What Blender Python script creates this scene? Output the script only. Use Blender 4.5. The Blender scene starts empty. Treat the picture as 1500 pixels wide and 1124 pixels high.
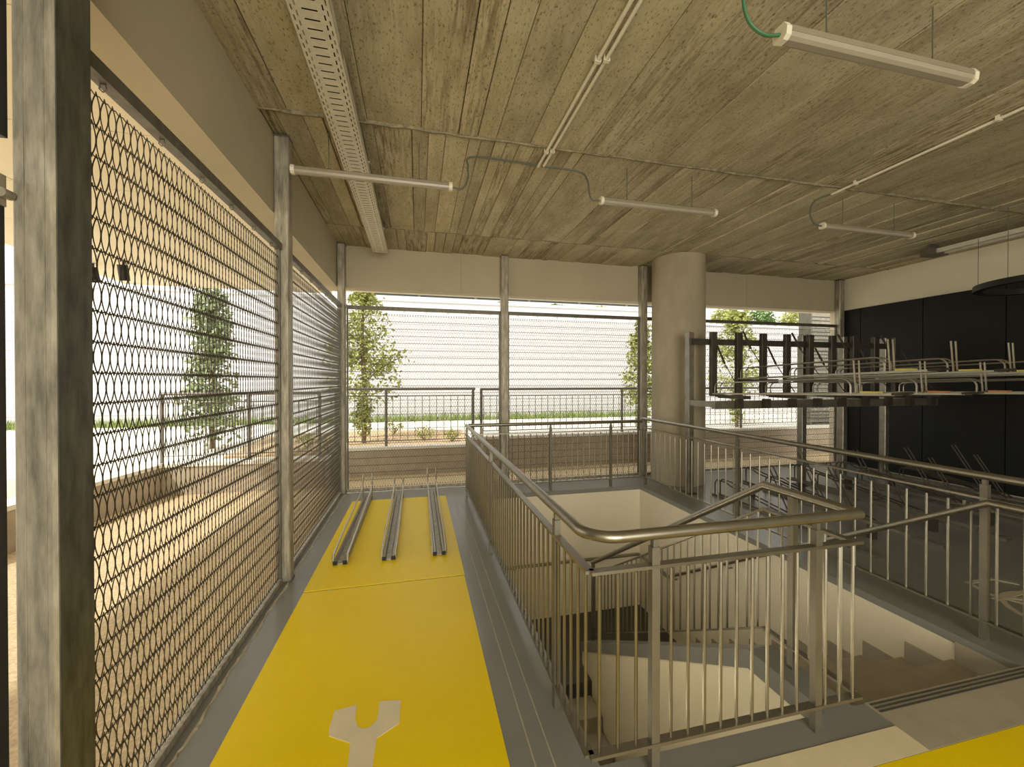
import bpy, math, random
from mathutils import Vector
random.seed(7)
PI = math.pi
D = bpy.data
C = bpy.context.scene.collection
sc = bpy.context.scene

# ------------------------------------------------------------------ camera, sky, sun, rear fill, exposure
CAM_H = 1.7
cd = D.cameras.new('camera'); cam = D.objects.new('camera', cd); C.objects.link(cam)
cam.location = (0, 0, CAM_H)
cam.rotation_euler = (PI/2 - math.radians(0.4), 0, -math.radians(13.16))
cd.sensor_width = 36; cd.lens = 36*590/1500; cd.clip_start = 0.02; cd.clip_end = 300
sc.camera = cam

w = D.worlds.new('sky'); sc.world = w; w.use_nodes = True
bg = w.node_tree.nodes['Background']
bg.inputs[0].default_value = (1.0, 0.97, 0.87, 1); bg.inputs[1].default_value = 1.45

sd = D.lights.new('sun', 'SUN'); sd.energy = 2.6; sd.angle = math.radians(2); sd.color = (1, .96, .86)
so = D.objects.new('sun', sd); C.objects.link(so)
so.rotation_euler = (math.radians(40), 0, math.radians(-48))      # high, from behind the building

ad = D.lights.new('rear_fill', 'AREA'); ad.shape = 'RECTANGLE'; ad.size = 5; ad.size_y = 3.2; ad.energy = 270
ad.color = (1, .95, .79)
ao = D.objects.new('rear_fill', ad); C.objects.link(ao)
ao.location = (0.6, -4.6, 1.9); ao.rotation_euler = (PI/2, 0, 0)   # added fill at the open rear of the hall, standing in for daylight

vs = sc.view_settings
vs.view_transform = 'Standard'; vs.look = 'None'; vs.gamma = 1; vs.use_curve_mapping = False
vs.exposure = 0.45

# ------------------------------------------------------------------ materials
def mat(name, col, rough=.6, metal=0, var=0, scale=5, bump=0, stretch=(1, 1, 1), dark=None, spec=.5, coat=0, detail=6, objvar=0):
    m = D.materials.new(name); m.use_nodes = True
    nt = m.node_tree; b = nt.nodes['Principled BSDF']
    b.inputs['Roughness'].default_value = rough; b.inputs['Metallic'].default_value = metal
    b.inputs['Specular IOR Level'].default_value = spec
    b.inputs['Coat Weight'].default_value = coat
    b.inputs['Base Color'].default_value = (*col, 1)
    if var or bump or dark:
        g = nt.nodes.new('ShaderNodeNewGeometry'); mp = nt.nodes.new('ShaderNodeMapping')
        mp.inputs['Scale'].default_value = stretch
        nt.links.new(g.outputs['Position'], mp.inputs['Vector'])
        n = nt.nodes.new('ShaderNodeTexNoise'); n.inputs['Scale'].default_value = scale; n.inputs['Detail'].default_value = detail
        n.inputs['Roughness'].default_value = .65
        nt.links.new(mp.outputs[0], n.inputs['Vector'])
        r = nt.nodes.new('ShaderNodeValToRGB')
        d = dark or tuple(c*(1-var) for c in col)
        r.color_ramp.elements[0].position = .3; r.color_ramp.elements[1].position = .68
        r.color_ramp.elements[0].color = (*d, 1); r.color_ramp.elements[1].color = (*[min(1, c*(1+var*.5)) for c in col], 1)
        nt.links.new(n.outputs['Fac'], r.inputs[0])
        out = r.outputs[0]
        if objvar:
            oi = nt.nodes.new('ShaderNodeObjectInfo'); mr = nt.nodes.new('ShaderNodeMapRange')
            mr.inputs['To Min'].default_value = 1-objvar; mr.inputs['To Max'].default_value = 1+objvar
            nt.links.new(oi.outputs['Random'], mr.inputs['Value'])
            mx = nt.nodes.new('ShaderNodeVectorMath'); mx.operation = 'SCALE'
            nt.links.new(out, mx.inputs[0]); nt.links.new(mr.outputs[0], mx.inputs['Scale'])
            out = mx.outputs[0]
        nt.links.new(out, b.inputs['Base Color'])
        if bump:
            bm = nt.nodes.new('ShaderNodeBump'); bm.inputs['Strength'].default_value = bump; bm.inputs['Distance'].default_value = .01
            nt.links.new(n.outputs['Fac'], bm.inputs['Height']); nt.links.new(bm.outputs[0], b.inputs['Normal'])
    return m

def concrete_boards():
    """board-marked concrete: grain streaks along Y, blotches, pock marks, each board its own tone"""
    m = D.materials.new('board_marked_concrete'); m.use_nodes = True
    nt = m.node_tree; N = nt.nodes.new; L = nt.links.new
    b = nt.nodes['Principled BSDF']; b.inputs['Roughness'].default_value = .85; b.inputs['Specular IOR Level'].default_value = .2
    g = N('ShaderNodeNewGeometry'); oi = N('ShaderNodeObjectInfo')
    off = N('ShaderNodeVectorMath'); off.operation = 'MULTIPLY_ADD'
    cmb = N('ShaderNodeCombineXYZ'); L(oi.outputs['Random'], cmb.inputs[0]); L(oi.outputs['Random'], cmb.inputs[1])
    off.inputs[1].default_value = (37, 53, 0); L(cmb.outputs[0], off.inputs[0]); L(g.outputs['Position'], off.inputs[2])
    def noise(st, s, det=5):
        mp = N('ShaderNodeMapping'); mp.inputs['Scale'].default_value = st; L(off.outputs[0], mp.inputs['Vector'])
        n = N('ShaderNodeTexNoise'); n.inputs['Scale'].default_value = s; n.inputs['Detail'].default_value = det; n.inputs['Roughness'].default_value = .65
        L(mp.outputs[0], n.inputs['Vector']); return n.outputs['Fac']
    def ramp(f, p0, c0, p1, c1):
        r = N('ShaderNodeValToRGB'); e = r.color_ramp.elements
        e[0].position = p0; e[1].position = p1; e[0].color = (*c0, 1); e[1].color = (*c1, 1); L(f, r.inputs[0]); return r.outputs[0]
    def mul(a, c, f=1):
        x = N('ShaderNodeMix'); x.data_type = 'RGBA'; x.blend_type = 'MULTIPLY'; x.inputs['Factor'].default_value = f
        L(a, x.inputs['A']); L(c, x.inputs['B']); return x.outputs['Result']
    blot = noise((1, .55, 1), 1.5); streak = noise((1, .07, 1), 42); fine = noise((1, .45, 1), 78, 4); mott = noise((1, .35, 1), 7)
    col = ramp(blot, .3, (.48, .415, .275), .7, (.66, .585, .41))
    col = mul(col, ramp(mott, .35, (.72, .69, .62), .65, (1, 1, 1)), .7)
    # some boards are far more streaked than others
    fac = N('ShaderNodeMapRange'); fac.inputs['From Min'].default_value = .3; fac.inputs['From Max'].default_value = .9
    fac.inputs['To Min'].default_value = .25; fac.inputs['To Max'].default_value = 1.0
    wn = N('ShaderNodeMath'); wn.operation = 'FRACT'; w2 = N('ShaderNodeMath'); w2.operation = 'MULTIPLY'; w2.inputs[1].default_value = 7.31
    L(oi.outputs['Random'], w2.inputs[0]); L(w2.outputs[0], wn.inputs[0]); L(wn.outputs[0], fac.inputs['Value'])
    patch = N('ShaderNodeMapRange'); patch.inputs['From Min'].default_value = .36; patch.inputs['From Max'].default_value = .58
    L(noise((1, .22, 1), 2.3, 3), patch.inputs['Value'])
    fm = N('ShaderNodeMath'); fm.operation = 'MULTIPLY'; L(fac.outputs[0], fm.inputs[0]); L(patch.outputs[0], fm.inputs[1])
    x = N('ShaderNodeMix'); x.data_type = 'RGBA'; x.blend_type = 'MULTIPLY'; L(fm.outputs[0], x.inputs['Factor'])
    L(col, x.inputs['A']); L(ramp(streak, .38, (.40, .36, .29), .56, (1, 1, 1)), x.inputs['B']); col = x.outputs['Result']
    col = mul(col, ramp(fine, .34, (.34, .29, .21), .44, (1, 1, 1)), .85)
    mr = N('ShaderNodeMapRange'); mr.inputs['To Min'].default_value = .82; mr.inputs['To Max'].default_value = 1.10
    L(oi.outputs['Random'], mr.inputs['Value'])
    sca = N('ShaderNodeVectorMath'); sca.operation = 'SCALE'; L(col, sca.inputs[0]); L(mr.outputs[0], sca.inputs['Scale'])
    L(sca.outputs[0], b.inputs['Base Color'])
    bp = N('ShaderNodeBump'); bp.inputs['Strength'].default_value = .5; bp.inputs['Distance'].default_value = .008
    L(streak, bp.inputs['Height']); L(bp.outputs[0], b.inputs['Normal'])
    return m

M = dict(
    ceiling=concrete_boards(),
    joint=mat('joint_mortar', (.27, .23, .15), .9, var=.6, scale=22, bump=.5),
    joint_dark=mat('slab_behind_boards', (.10, .08, .05), .95, var=.3),
    beam=mat('painted_beam', (.46, .40, .28), .8, var=.07, scale=1.2, bump=.03),
    cream=mat('cream_plaster', (.74, .67, .51), .85, var=.05, scale=1.5, bump=.04),
    soffit=mat('soffit_board', (.90, .84, .69), .8, var=.03, scale=2),
    column=mat('column_concrete', (.40, .34, .24), .8, var=.22, scale=2.2, bump=.15, stretch=(1, 1, .35)),
    floor=mat('grey_floor_coating', (.215, .21, .19), .32, var=.10, scale=1.3, bump=.02, coat=.15),
    stone=mat('stair_stone', (.36, .315, .235), .6, var=.12, scale=5, bump=.03),
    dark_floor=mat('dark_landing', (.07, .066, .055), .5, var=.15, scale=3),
    yellow=mat('yellow_lane_coating', (.82, .595, .002), .35, var=.04, scale=1.0, bump=.03, spec=.22),
    mark=mat('cream_floor_paint', (.70, .60, .40), .5, var=.06, scale=9),
    chalk=mat('white_floor_paint', (.42, .37, .27), .6, var=.15, scale=9),
    galv=mat('galvanised_steel', (.40, .36, .28), .5, .45, var=.55, scale=9, bump=.06, stretch=(3, 3, .5), detail=9),
    dark_mottled=mat('dark_mottled_steel', (.12, .115, .09), .55, .4, var=.6, scale=11, stretch=(2, 2, .45), detail=9),
    galv_dark=mat('dark_galvanised', (.17, .155, .125), .5, .6, var=.3, scale=7, stretch=(3, 3, .5)),
    wire=mat('wire_steel', (.12, .11, .085), .45, .6),
    rail=mat('rail_steel', (.30, .275, .22), .33, .9, var=.12, scale=8, stretch=(1, 1, 1)),
    railpost=mat('rail_post_steel', (.21, .19, .15), .45, .7, var=.15, scale=8),
    rack=mat('rack_steel', (.30, .275, .225), .42, .8, var=.3, scale=9),
    rack_dark=mat('rack_dark_steel', (.085, .075, .058), .5, .5, var=.3, scale=9),
    tubing=mat('rack_tube', (.44, .405, .33), .35, .85, var=.15, scale=9),
    black=mat('black_panel', (.0085, .0095, .0075), .55, var=.25, scale=3, spec=.3),
    blackm=mat('black_metal', (.018, .018, .015), .45, .3, var=.2),
    tray=mat('tray_zinc', (.72, .68, .57), .5, .4, var=.12, scale=14),
    pvc=mat('white_pvc', (.76, .70, .56), .5, var=.06, scale=9),
    lampbody=mat('lamp_housing', (.27, .235, .17), .45, var=.05, scale=9),
    diffuser=mat('lamp_diffuser', (.36, .315, .24), .35, var=.04, scale=7),
    green=mat('green_cable', (.05, .16, .07), .5, var=.1),
    cable=mat('grey_cable', (.10, .11, .08), .55, var=.1),
    gravel=mat('tan_gravel', (.60, .47, .29), .95, var=.35, scale=45, bump=.7),
    paving=mat('pale_paving', (.72, .68, .60), .9, var=.08, scale=4, bump=.1),
    bed=mat('garden_soil', (.55, .40, .24), .95, var=.45, scale=14, bump=.8),
    lowwall=mat('sandy_render', (.43, .36, .27), .9, var=.15, scale=6, bump=.2),
    cap=mat('pale_coping', (.80, .76, .68), .85, var=.06, scale=8),
    white=mat('white_cladding', (.62, .61, .63), .6, var=.03, scale=3),
    extrail=mat('outdoor_rail', (.22, .20, .18), .5, .6, var=.1),
    glass=mat('dark_glazing', (.05, .06, .06), .8, var=.1, spec=.1),
    bark=mat('bark', (.16, .11, .06), .9, var=.3, scale=20, bump=.5),
    conif=mat('conifer_needles', (.30, .35, .19), .8, var=.5, scale=9, dark=(.10, .14, .06)),
    leaf=mat('yellow_green_leaves', (.40, .41, .12), .7, var=.5, scale=9, dark=(.16, .19, .04)),
    leaf2=mat('deep_green_leaves', (.15, .26, .06), .7, var=.5, scale=7, dark=(.03, .07, .015)),
    grass=mat('grass_blades', (.26, .33, .10), .9, var=.4, scale=12),
    yel_pad=mat('yellow_rubber', (.62, .52, .10), .6, var=.08),
    ora_pad=mat('orange_rubber', (.50, .20, .07), .6, var=.08),
)

# ------------------------------------------------------------------ mesh builder
class MB:
    def __init__(s): s.v = []; s.f = []
    def add(s, vs, fs):
        k = len(s.v); s.v += [tuple(p) for p in vs]; s.f += [tuple(i+k for i in f) for f in fs]; return s
    def box(s, a, b):
        x0, y0, z0 = a; x1, y1, z1 = b
        return s.add([(x0,y0,z0),(x1,y0,z0),(x1,y1,z0),(x0,y1,z0),(x0,y0,z1),(x1,y0,z1),(x1,y1,z1),(x0,y1,z1)],
                     [(3,2,1,0),(4,5,6,7),(0,1,5,4),(1,2,6,5),(2,3,7,6),(3,0,4,7)])
    def prism(s, poly, axis, a, b):
        """poly: counter-clockwise 2-D outline; extruded along axis from a to b"""
        def P(p, t): return {'x': (t, p[0], p[1]), 'y': (p[0], t, p[1]), 'z': (p[0], p[1], t)}[axis]
        n = len(poly)
        vs = [P(p, a) for p in poly] + [P(p, b) for p in poly]
        fs = [tuple(reversed(range(n))), tuple(range(n, 2*n))] + [(i, (i+1) % n, n+(i+1) % n, n+i) for i in range(n)]
        return s.add(vs, fs)
    def post(s, x0, y0, x1, y1, z0, z1, c=.008):
        return s.prism([(x0+c,y0),(x1-c,y0),(x1,y0+c),(x1,y1-c),(x1-c,y1),(x0+c,y1),(x0,y1-c),(x0,y0+c)], 'z', z0, z1)
    def tube(s, pts, r, n=8, caps=True):
        pts = [Vector(p) for p in pts]; m = len(pts); ring = []
        t0 = (pts[1]-pts[0]).normalized()
        up = Vector((0,0,1)) if abs(t0.z) < .9 else Vector((1,0,0))
        u = t0.cross(up).normalized(); vs = []
        for i, p in enumerate(pts):
            a = (pts[i]-pts[i-1]).normalized() if i else t0
            b = (pts[i+1]-pts[i]).normalized() if i < m-1 else a
            t = (a+b); t = t.normalized() if t.length > 1e-6 else a
            u = (u - t*u.dot(t)); u = u.normalized() if u.length > 1e-6 else t.orthogonal().normalized()
            v = t.cross(u)
            k = min(1/max(.35, abs(a.dot(t))), 2)
            # keep tube radius through mitred corners
            mit = (b-a); mit = mit - t*mit.dot(t); mitn = mit.normalized() if mit.length > 1e-5 else None
            for j in range(n):
                q = u*math.cos(2*PI*j/n)*r + v*math.sin(2*PI*j/n)*r
                if mitn is not None: q = q + mitn*(q.dot(mitn)*(k-1))
                vs.append(p+q)
        fs = [(i*n+j, i*n+(j+1) % n, (i+1)*n+(j+1) % n, (i+1)*n+j) for i in range(m-1) for j in range(n)]
        if caps: fs += [tuple(reversed(range(n))), tuple(range((m-1)*n, m*n))]
        return s.add(vs, fs)
    def build(s, name, m, parent=None, smooth=False):
        me = D.meshes.new(name); me.from_pydata(s.v, [], s.f); me.materials.append(m); me.update()
        if smooth:
            me.shade_smooth(); me.set_sharp_from_angle(angle=.7)
        o = D.objects.new(name, me); C.objects.link(o)
        if parent: attach(o, parent)
        return o
def loc_of(p): return Vector(p.location)
def attach(o, parent):
    """parent without moving: all roots are unrotated, so the offset is only a translation"""
    o.parent = parent
    t = Vector((0, 0, 0)); q = parent
    while q: t += q.location; q = q.parent
    o.matrix_parent_inverse.identity(); o.location = Vector(o.location) - t
def thing(name, label, cat, loc=(0,0,0), group=None):
    o = D.objects.new(name, None); C.objects.link(o); o.location = loc; o.empty_display_size = .1
    return tag(o, label, cat, group)
def tag(o, label, cat, group=None):
    o['label'] = label; o['category'] = cat
    if group: o['group'] = group
    return o
def struct(o, label=None, cat=None):
    o['kind'] = 'structure'
    if label: o['label'] = label
    if cat: o['category'] = cat
    return o
def shared(name, me, parent, at):
    o = D.objects.new(name, me); C.objects.link(o); o.location = at; attach(o, parent); return o
def arc(c, r, a0, a1, ax, n=6):
    """quarter arcs for bent tubes, in plane ax ('xy','yz','xz')"""
    out = []
    for i in range(n+1):
        a = a0+(a1-a0)*i/n; p = (r*math.cos(a), r*math.sin(a))
        out.append((c[0]+p[0], c[1]+p[1], c[2]) if ax == 'xy' else (c[0], c[1]+p[0], c[2]+p[1]) if ax == 'yz' else (c[0]+p[0], c[1], c[2]+p[1]))
    return out

# ================================================================== STRUCTURE
XL, YF, XR, ZC = -1.17, 6.58, 8.5, 3.76         # left beam face, far beam face, right wall, ceiling
HX0, HX1, HY0, HY1 = .78, 3.5, 1.63, 5.87       # stairwell opening
YB = -5.0
fl = MB()
T = .06
fl.box((-1.185, YB, -T), (HX0, 6.7, 0)); fl.box((HX1, YB, -T), (XR+.2, 6.7, 0))
fl.box((HX0, YB, -T), (HX1, HY0, 0)); fl.box((HX0, HY1, -T), (HX1, 6.7, 0))
floor = struct(fl.build('floor', M['floor']), 'grey coated concrete floor around the stairwell opening', 'floor')
def on_floor(name, poly, m, z=.003, label=None):
    o = MB().prism(poly, 'z', .0002, z).build(name, m, floor)
    if label: o['label'] = label
    return o
R4 = lambda x0, y0, x1, y1: [(x0, y0), (x1, y0), (x1, y1), (x0, y1)]
on_floor('yellow_lane', R4(-.895, 1.35, .392, 3.50), M['yellow'], .003, 'yellow painted lane leading to the bicycle ramps')
on_floor('yellow_lane', R4(-.895, 3.515, .397, 6.0), M['yellow'], .006, 'glossier yellow lane under the three bicycle ramps')
on_floor('yellow_lane', R4(-.895, .2, 6.5, 1.349), M['yellow'], .003, 'yellow cross lane in front of the stairs')
on_floor('wrench_symbol', [(-.419,2.209),(-.424,2.10),(-.415,2.058),(-.311,1.996),(-.305,1.93),(-.301,1.70),(-.196,1.70),(-.196,1.90),(-.192,1.994),(-.092,2.057),
    (-.091,2.205),(-.2,2.221),(-.199,2.107),(-.228,2.068),(-.259,2.062),(-.292,2.085),(-.31,2.141),(-.312,2.224)], M['mark'], .005, 'cream painted wrench symbol')
on_floor('cream_stripe', R4(.42, 1.352, 2.285, 1.488), M['mark'], .003, 'cream painted stripe')
on_floor('stone_landing', R4(2.287, 1.352, 3.5, HY0), M['stone'], .004, 'beige stone slab at the head of the stairs')
for x in (.50, .585): on_floor('floor_joint', R4(x, 1.36, x+.006, 5.7), M['chalk'], .0015)
# painted bicycle pictogram
ZS = [.003]
def stroke(pts, wd, closed=False):
    n = len(pts); a = []; b = []
    for i in range(n):
        p = Vector(pts[i]); q0 = Vector(pts[i-1] if (i or closed) else pts[0]); q1 = Vector(pts[(i+1) % n] if (i < n-1 or closed) else pts[-1])
        t = (q1-q0).normalized(); nn = Vector((-t.y, t.x)); a.append(p+nn*wd/2); b.append(p-nn*wd/2)
    m = MB(); ZS[0] += .0004; z = ZS[0]
    k = n if closed else n-1
    for i in range(k):
        j = (i+1) % n
        m.prism([tuple(b[i]), tuple(b[j]), tuple(a[j]), tuple(a[i])], 'z', .0002, z)
    return m
circ = lambda cx, cy, r: [(cx+r*math.cos(2*PI*i/28), cy+r*math.sin(2*PI*i/28)) for i in range(28)]
bk = MB()
for p, cl in ((circ(4.60, 1.86, .36), 1), (circ(5.75, 1.86, .36), 1), ([(4.60, 1.86), (4.42, 2.26), (4.50, 2.41), (4.78, 2.42), (4.88, 2.30)], 0),
              ([(4.36, 2.18), (5.35, 2.24)], 0), ([(4.45, 2.20), (5.2, 1.80), (5.75, 1.86), (5.35, 2.24), (5.2, 1.80)], 0), ([(5.35, 2.24), (5.42, 2.42)], 0), ([(5.28, 2.42), (5.58, 2.42)], 0)):
    s_ = stroke(p, .04, cl); bk.add(s_.v, s_.f)
o = bk.build('bicycle_symbol', M['chalk'], floor); o['label'] = 'white painted bicycle symbol right of the stairs'

# ceiling: slab + formwork board imprints
ceil = struct(MB().box((-1.35, YB, ZC+.012), (XR+.2, 6.8, ZC+.35)).build('ceiling', M['joint_dark']), 'board-marked concrete ceiling slab', 'ceiling')
rows = [(-.6, 1.1), (1.115, 3.385), (3.42, 5.69), (5.70, 6.58)]
rnd = random.Random(3)
for (y0, y1) in rows:
    x = XL - .1
    while x < XR:
        wd = rnd.choice((.16, .22, .3, .42, .5, .5) if y0 < 3 else (.10, .12, .14, .2, .3)); x1 = min(x+wd, XR+.05)
        dz = rnd.uniform(-.009, .009); j = rnd.choice((.003, .004, .007))
        MB().prism([(x+j, ZC+.02), (x+j, ZC+.004+dz), (x+j+.004, ZC+dz), (x1-.004, ZC+dz), (x1, ZC+.004+dz), (x1, ZC+.02)][::-1], 'y', y0, y1).build('formwork_board', M['ceiling'], ceil)
        x = x1
MB().box((XL, YB+.02, ZC-.002), (XR, -.605, ZC+.014)).build('formwork_board', M['ceiling'], ceil)
def ridge(y, hgt, name='joint_ridge'):
    m = MB(); r = random.Random(int(y*100)); n = 90; vs = []; fs = []
    for i in range(n+1):
        x = XL+(XR-XL)*i/n
        a, b, h = r.uniform(.014, .026), r.uniform(.014, .026), hgt*r.uniform(.5, 1.2)
        vs += [(x, y-a, ZC+.012), (x, y-a*.4, ZC-h), (x, y+b*.4, ZC-h*.9), (x, y+b, ZC+.012)]
    for i in range(n):
        for j in range(3): fs.append((i*4+j, i*4+j+1, i*4+j+5, i*4+j+4))
    m.add(vs, fs).build(name, M['joint'], ceil)
ridge(3.40, .016); ridge(1.107, .014); ridge(5.695, .006)

# beams
struct(MB().box((-1.36, YB, 3.1), (XL, 6.78, ZC+.02)).build('trim_1', M['beam']), 'taupe painted edge beam above the left wire screens', 'beam')
bm2 = MB().box((XL, YF, 3.125), (XR, 6.78, ZC+.02)).build('trim_2', M['beam'])
struct(bm2, 'taupe painted edge beam above the far wire screens', 'beam')
for a, b in ((XL+.1, .68), (.686, 1.33), (1.45, 3.87), (3.99, 6.2), (6.206, 8.38)):
    MB().box((a, YF-.012, 3.13), (b, YF, ZC-.01)).build('beam_panel', M['beam'], bm2)
# soffit over the porch, panel by panel
sf = struct(MB().box((-4.2, -.6, 3.2), (-1.36, 7.05, 3.3)).build('ceiling_porch', M['soffit']), 'cream soffit of the porch outside the left screens', 'soffit')
y = -.6
while y < 7.04:
    y1 = min(y+.845, 7.05)
    for xa, xb in ((-2.8, -1.40), (-4.2, -2.81)):
        MB().box((xa, y+.004, 3.13), (xb, y1-.004, 3.2)).build('soffit_panel', M['soffit'], sf)
    y = y1
MB().box((-1.40, -.6, 3.115), (-1.36, 6.78, 3.2)).build('soffit_edge', M['soffit'], sf)
MB().box((-4.2, 7.05, 3.125), (-1.36, 7.1, 3.35)).build('soffit_fascia', M['soffit'], sf)
sf2 = struct(MB().box((-1.36, 6.78, 3.13), (XR+1, 6.9, 3.3)).build('ceiling_outside', M['soffit']), 'narrow cream soffit strip outside the far screens', 'soffit')

# right wall
wr = struct(MB().box((XR+.02, YB, -.05), (XR+.2, 6.8, ZC+.02)).build('wall_right', M['cream']), 'cream upper right wall with black cladding panels below', 'wall')
ys = [6.57, 6.165, 5.16, 4.15, 3.14, 2.13, 1.12, .11, -.9]
for a, b in zip(ys, ys[1:]):
    MB().box((XR-.012, b+.006, .02), (XR+.02, a-.006, 3.13)).build('wall_panel', M['black'], wr)
struct(MB().box((3.4, YB, -T), (XR+.2, YB+.15, ZC)).build('wall_back_blocker', M['cream']), 'added cream wall at the right rear, out of view, darkening the right side', 'wall')  # unseen wall, added to keep rear light off the right side
struct(MB().box((-1.30, YB, -T), (-1.17, .3, 3.1)).build('wall_left_blocker', M['cream']), 'added cream wall behind the gate, out of view, keeping sun off the floor', 'wall')  # unseen wall, added to stop sun reaching the floor by the gate
# stairwell shell
wl_far = struct(MB().box((HX0-.15, HY1, -4), (HX1+.15, HY1+.15, -T)).build('wall_stairwell_back', M['cream']), 'cream back wall of the stairwell', 'wall')
wl_right = struct(MB().box((HX1, HY0, -4), (HX1+.15, HY1, -T)).build('wall_stairwell_right', M['cream']), 'cream right wall of the stairwell', 'wall')
struct(MB().box((HX0-.15, HY0, -4), (HX0, HY1, -T)).build('wall_stairwell_left', M['cream']), 'cream left wall of the stairwell', 'wall')
struct(MB().box((HX0-.15, HY0-.15, -4), (HX1+.15, HY0, -T)).build('wall_stairwell_front', M['cream']), 'cream near wall of the stairwell', 'wall')
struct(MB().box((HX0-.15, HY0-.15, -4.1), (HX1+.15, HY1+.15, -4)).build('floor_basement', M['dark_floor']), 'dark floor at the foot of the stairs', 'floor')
# stairs
SX0, SX1 = 2.03, 2.21                            # spine wall between the flights
RI, TR, NR = .1755, .285, 11
ZL = -RI*NR                                      # landing level
SL = RI/TR
st = D.objects.new('staircase', None); C.objects.link(st); st.location = (2.85, 1.65, -2)
struct(st, 'beige stone staircase descending through the floor opening to a half landing')
for i in range(NR-1):
    y0 = HY0 + .02 + i*TR; z = -RI*(i+1)
    MB().box((SX1+.002, y0, z-RI-.1), (HX1-.002, y0+TR+.02, z)).build('step', M['stone'], st)
    nb = MB()
    for k in (0, 1, 2): nb.box((SX1+.01, y0+.008+k*.022, z), (HX1-.06, y0+.018+k*.022, z+.003))
    nb.build('nosing_strip', M['dark_floor'], st)
nb = MB()
for k in (0, 1, 2): nb.box((SX1+.09, HY0-.068+k*.022, .004), (HX1-.02, HY0-.058+k*.022, .007))
nb.build('nosing_strip', M['dark_floor'], st)
YL = HY0+.02+(NR-1)*TR
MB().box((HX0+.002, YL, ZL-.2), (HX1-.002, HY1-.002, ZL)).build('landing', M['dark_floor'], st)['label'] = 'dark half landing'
for i in range(10):
    y1 = YL - i*TR; z = ZL-RI*(i+1)
    MB().box((HX0+.002, y1-TR-.02, z-RI-.1), (SX0-.002, y1, z)).build('step', M['stone'], st)
# skirting on the walls
sk = MB()
for i in range(NR):
    y0 = HY0 + .02 + (i-1)*TR; z = -RI*i
    if i: sk.box((HX1-.012, y0, z-RI), (HX1, y0+TR, z+.13))
sk.build('skirting', M['stone'], st)
MB().box((HX0+.01, HY1-.012, ZL), (HX1-.012, HY1, ZL+.09)).build('skirting', M['cream'], st)
# spine wall with dark sloping cap
ytop, yend = 2.13, 4.80
ztop = lambda yy: -SL*max(0, yy-ytop)
struct(MB().prism([(HY0, -3.99), (yend, -3.99), (yend, ztop(yend)-.12), (ytop, -.12), (HY0, -.12)], 'x', SX0+.015, SX1-.015).build('wall_spine', M['cream']), 'cream spine wall under the sloping dark stringer', 'wall')
MB().prism([(HY0, -.12), (ytop, -.12), (yend, ztop(yend)-.12), (yend, ztop(yend)), (ytop, 0), (HY0, 0)], 'x', SX0, SX1).build('stringer', M['floor'], st)

# added lamp, out of view, brightening the stairwell (on its left wall, below floor level)
wlm = thing('stairwell_fill_lamp', 'added long wall lamp, out of view, brightening the stairwell from its left wall', 'fill light', (HX0, 3.3, -.22))
MB().box((HX0, 2.0, -.28), (HX0+.04, 4.6, -.16)).build('housing', M['pvc'], wlm)
em = D.materials.new('fill_lamp_glow'); em.use_nodes = True
eb = em.node_tree.nodes['Principled BSDF']; eb.inputs['Emission Color'].default_value = (1, .90, .66, 1); eb.inputs['Emission Strength'].default_value = 8.5
MB().prism([(HX0+.04, -.27), (HX0+.07, -.25), (HX0+.07, -.19), (HX0+.04, -.17)], 'y', 2.02, 4.58).build('diffuser', em, wlm)

# ================================================================== POSTS AND WIRE SCREENS
def steel_post(x0, y0, x1, y1, z1, label, plate=True):
    t = thing('steel_post', label, 'post', ((x0+x1)/2, (y0+y1)/2, 0), 'galvanised posts along the screens')
    MB().post(x0, y0, x1, y1, .012, z1-.012).build('shaft', M['galv'], t)
    MB().box((x0, y0, 0), (x1+.006, y1, .012)).build('base_plate', M['galv_dark'], t)
    MB().box((x0, y0-.004, z1-.012), (x1+.004, y1, z1)).build('top_plate', M['galv_dark'], t)
    for k in (.3, .78):   # weld seams along the hollow section
        MB().box((x0+(x1-x0)*k-.002, y0-.002, .05), (x0+(x1-x0)*k+.002, y0, z1-.05)).build('seam', M['galv'], t)
    return t
PX0, PX1 = -1.165, -1.05
ZP = ZC-.012
np_ = steel_post(-1.152, 1.475, PX1, 1.612, ZP, 'nearest galvanised steel post, tall at the left beside the dark gate')
MB().box((PX1+.0005, 1.482, .013), (PX1+.004, 1.612, ZP-.013)).build('side_plate', M['dark_mottled'], np_)['label'] = 'dark mottled side plate'  # thin plate on one side face, darker than the shaft
steel_post(PX0, 3.72, PX1, 3.83, ZP, 'galvanised steel post between the two left wire screens')
steel_post(PX0, 6.42, PX1-.01, 6.56, ZP, 'galvanised corner post where left and far screens meet')
for x, l in ((1.39, 'galvanised post between the two far wire screens'), (3.93, 'galvanised post just left of the round concrete column'), (8.40, 'galvanised post in the far right corner by the black wall')):
    steel_post(x-.06, 6.45, x+.06, 6.565, ZP, l)

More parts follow.
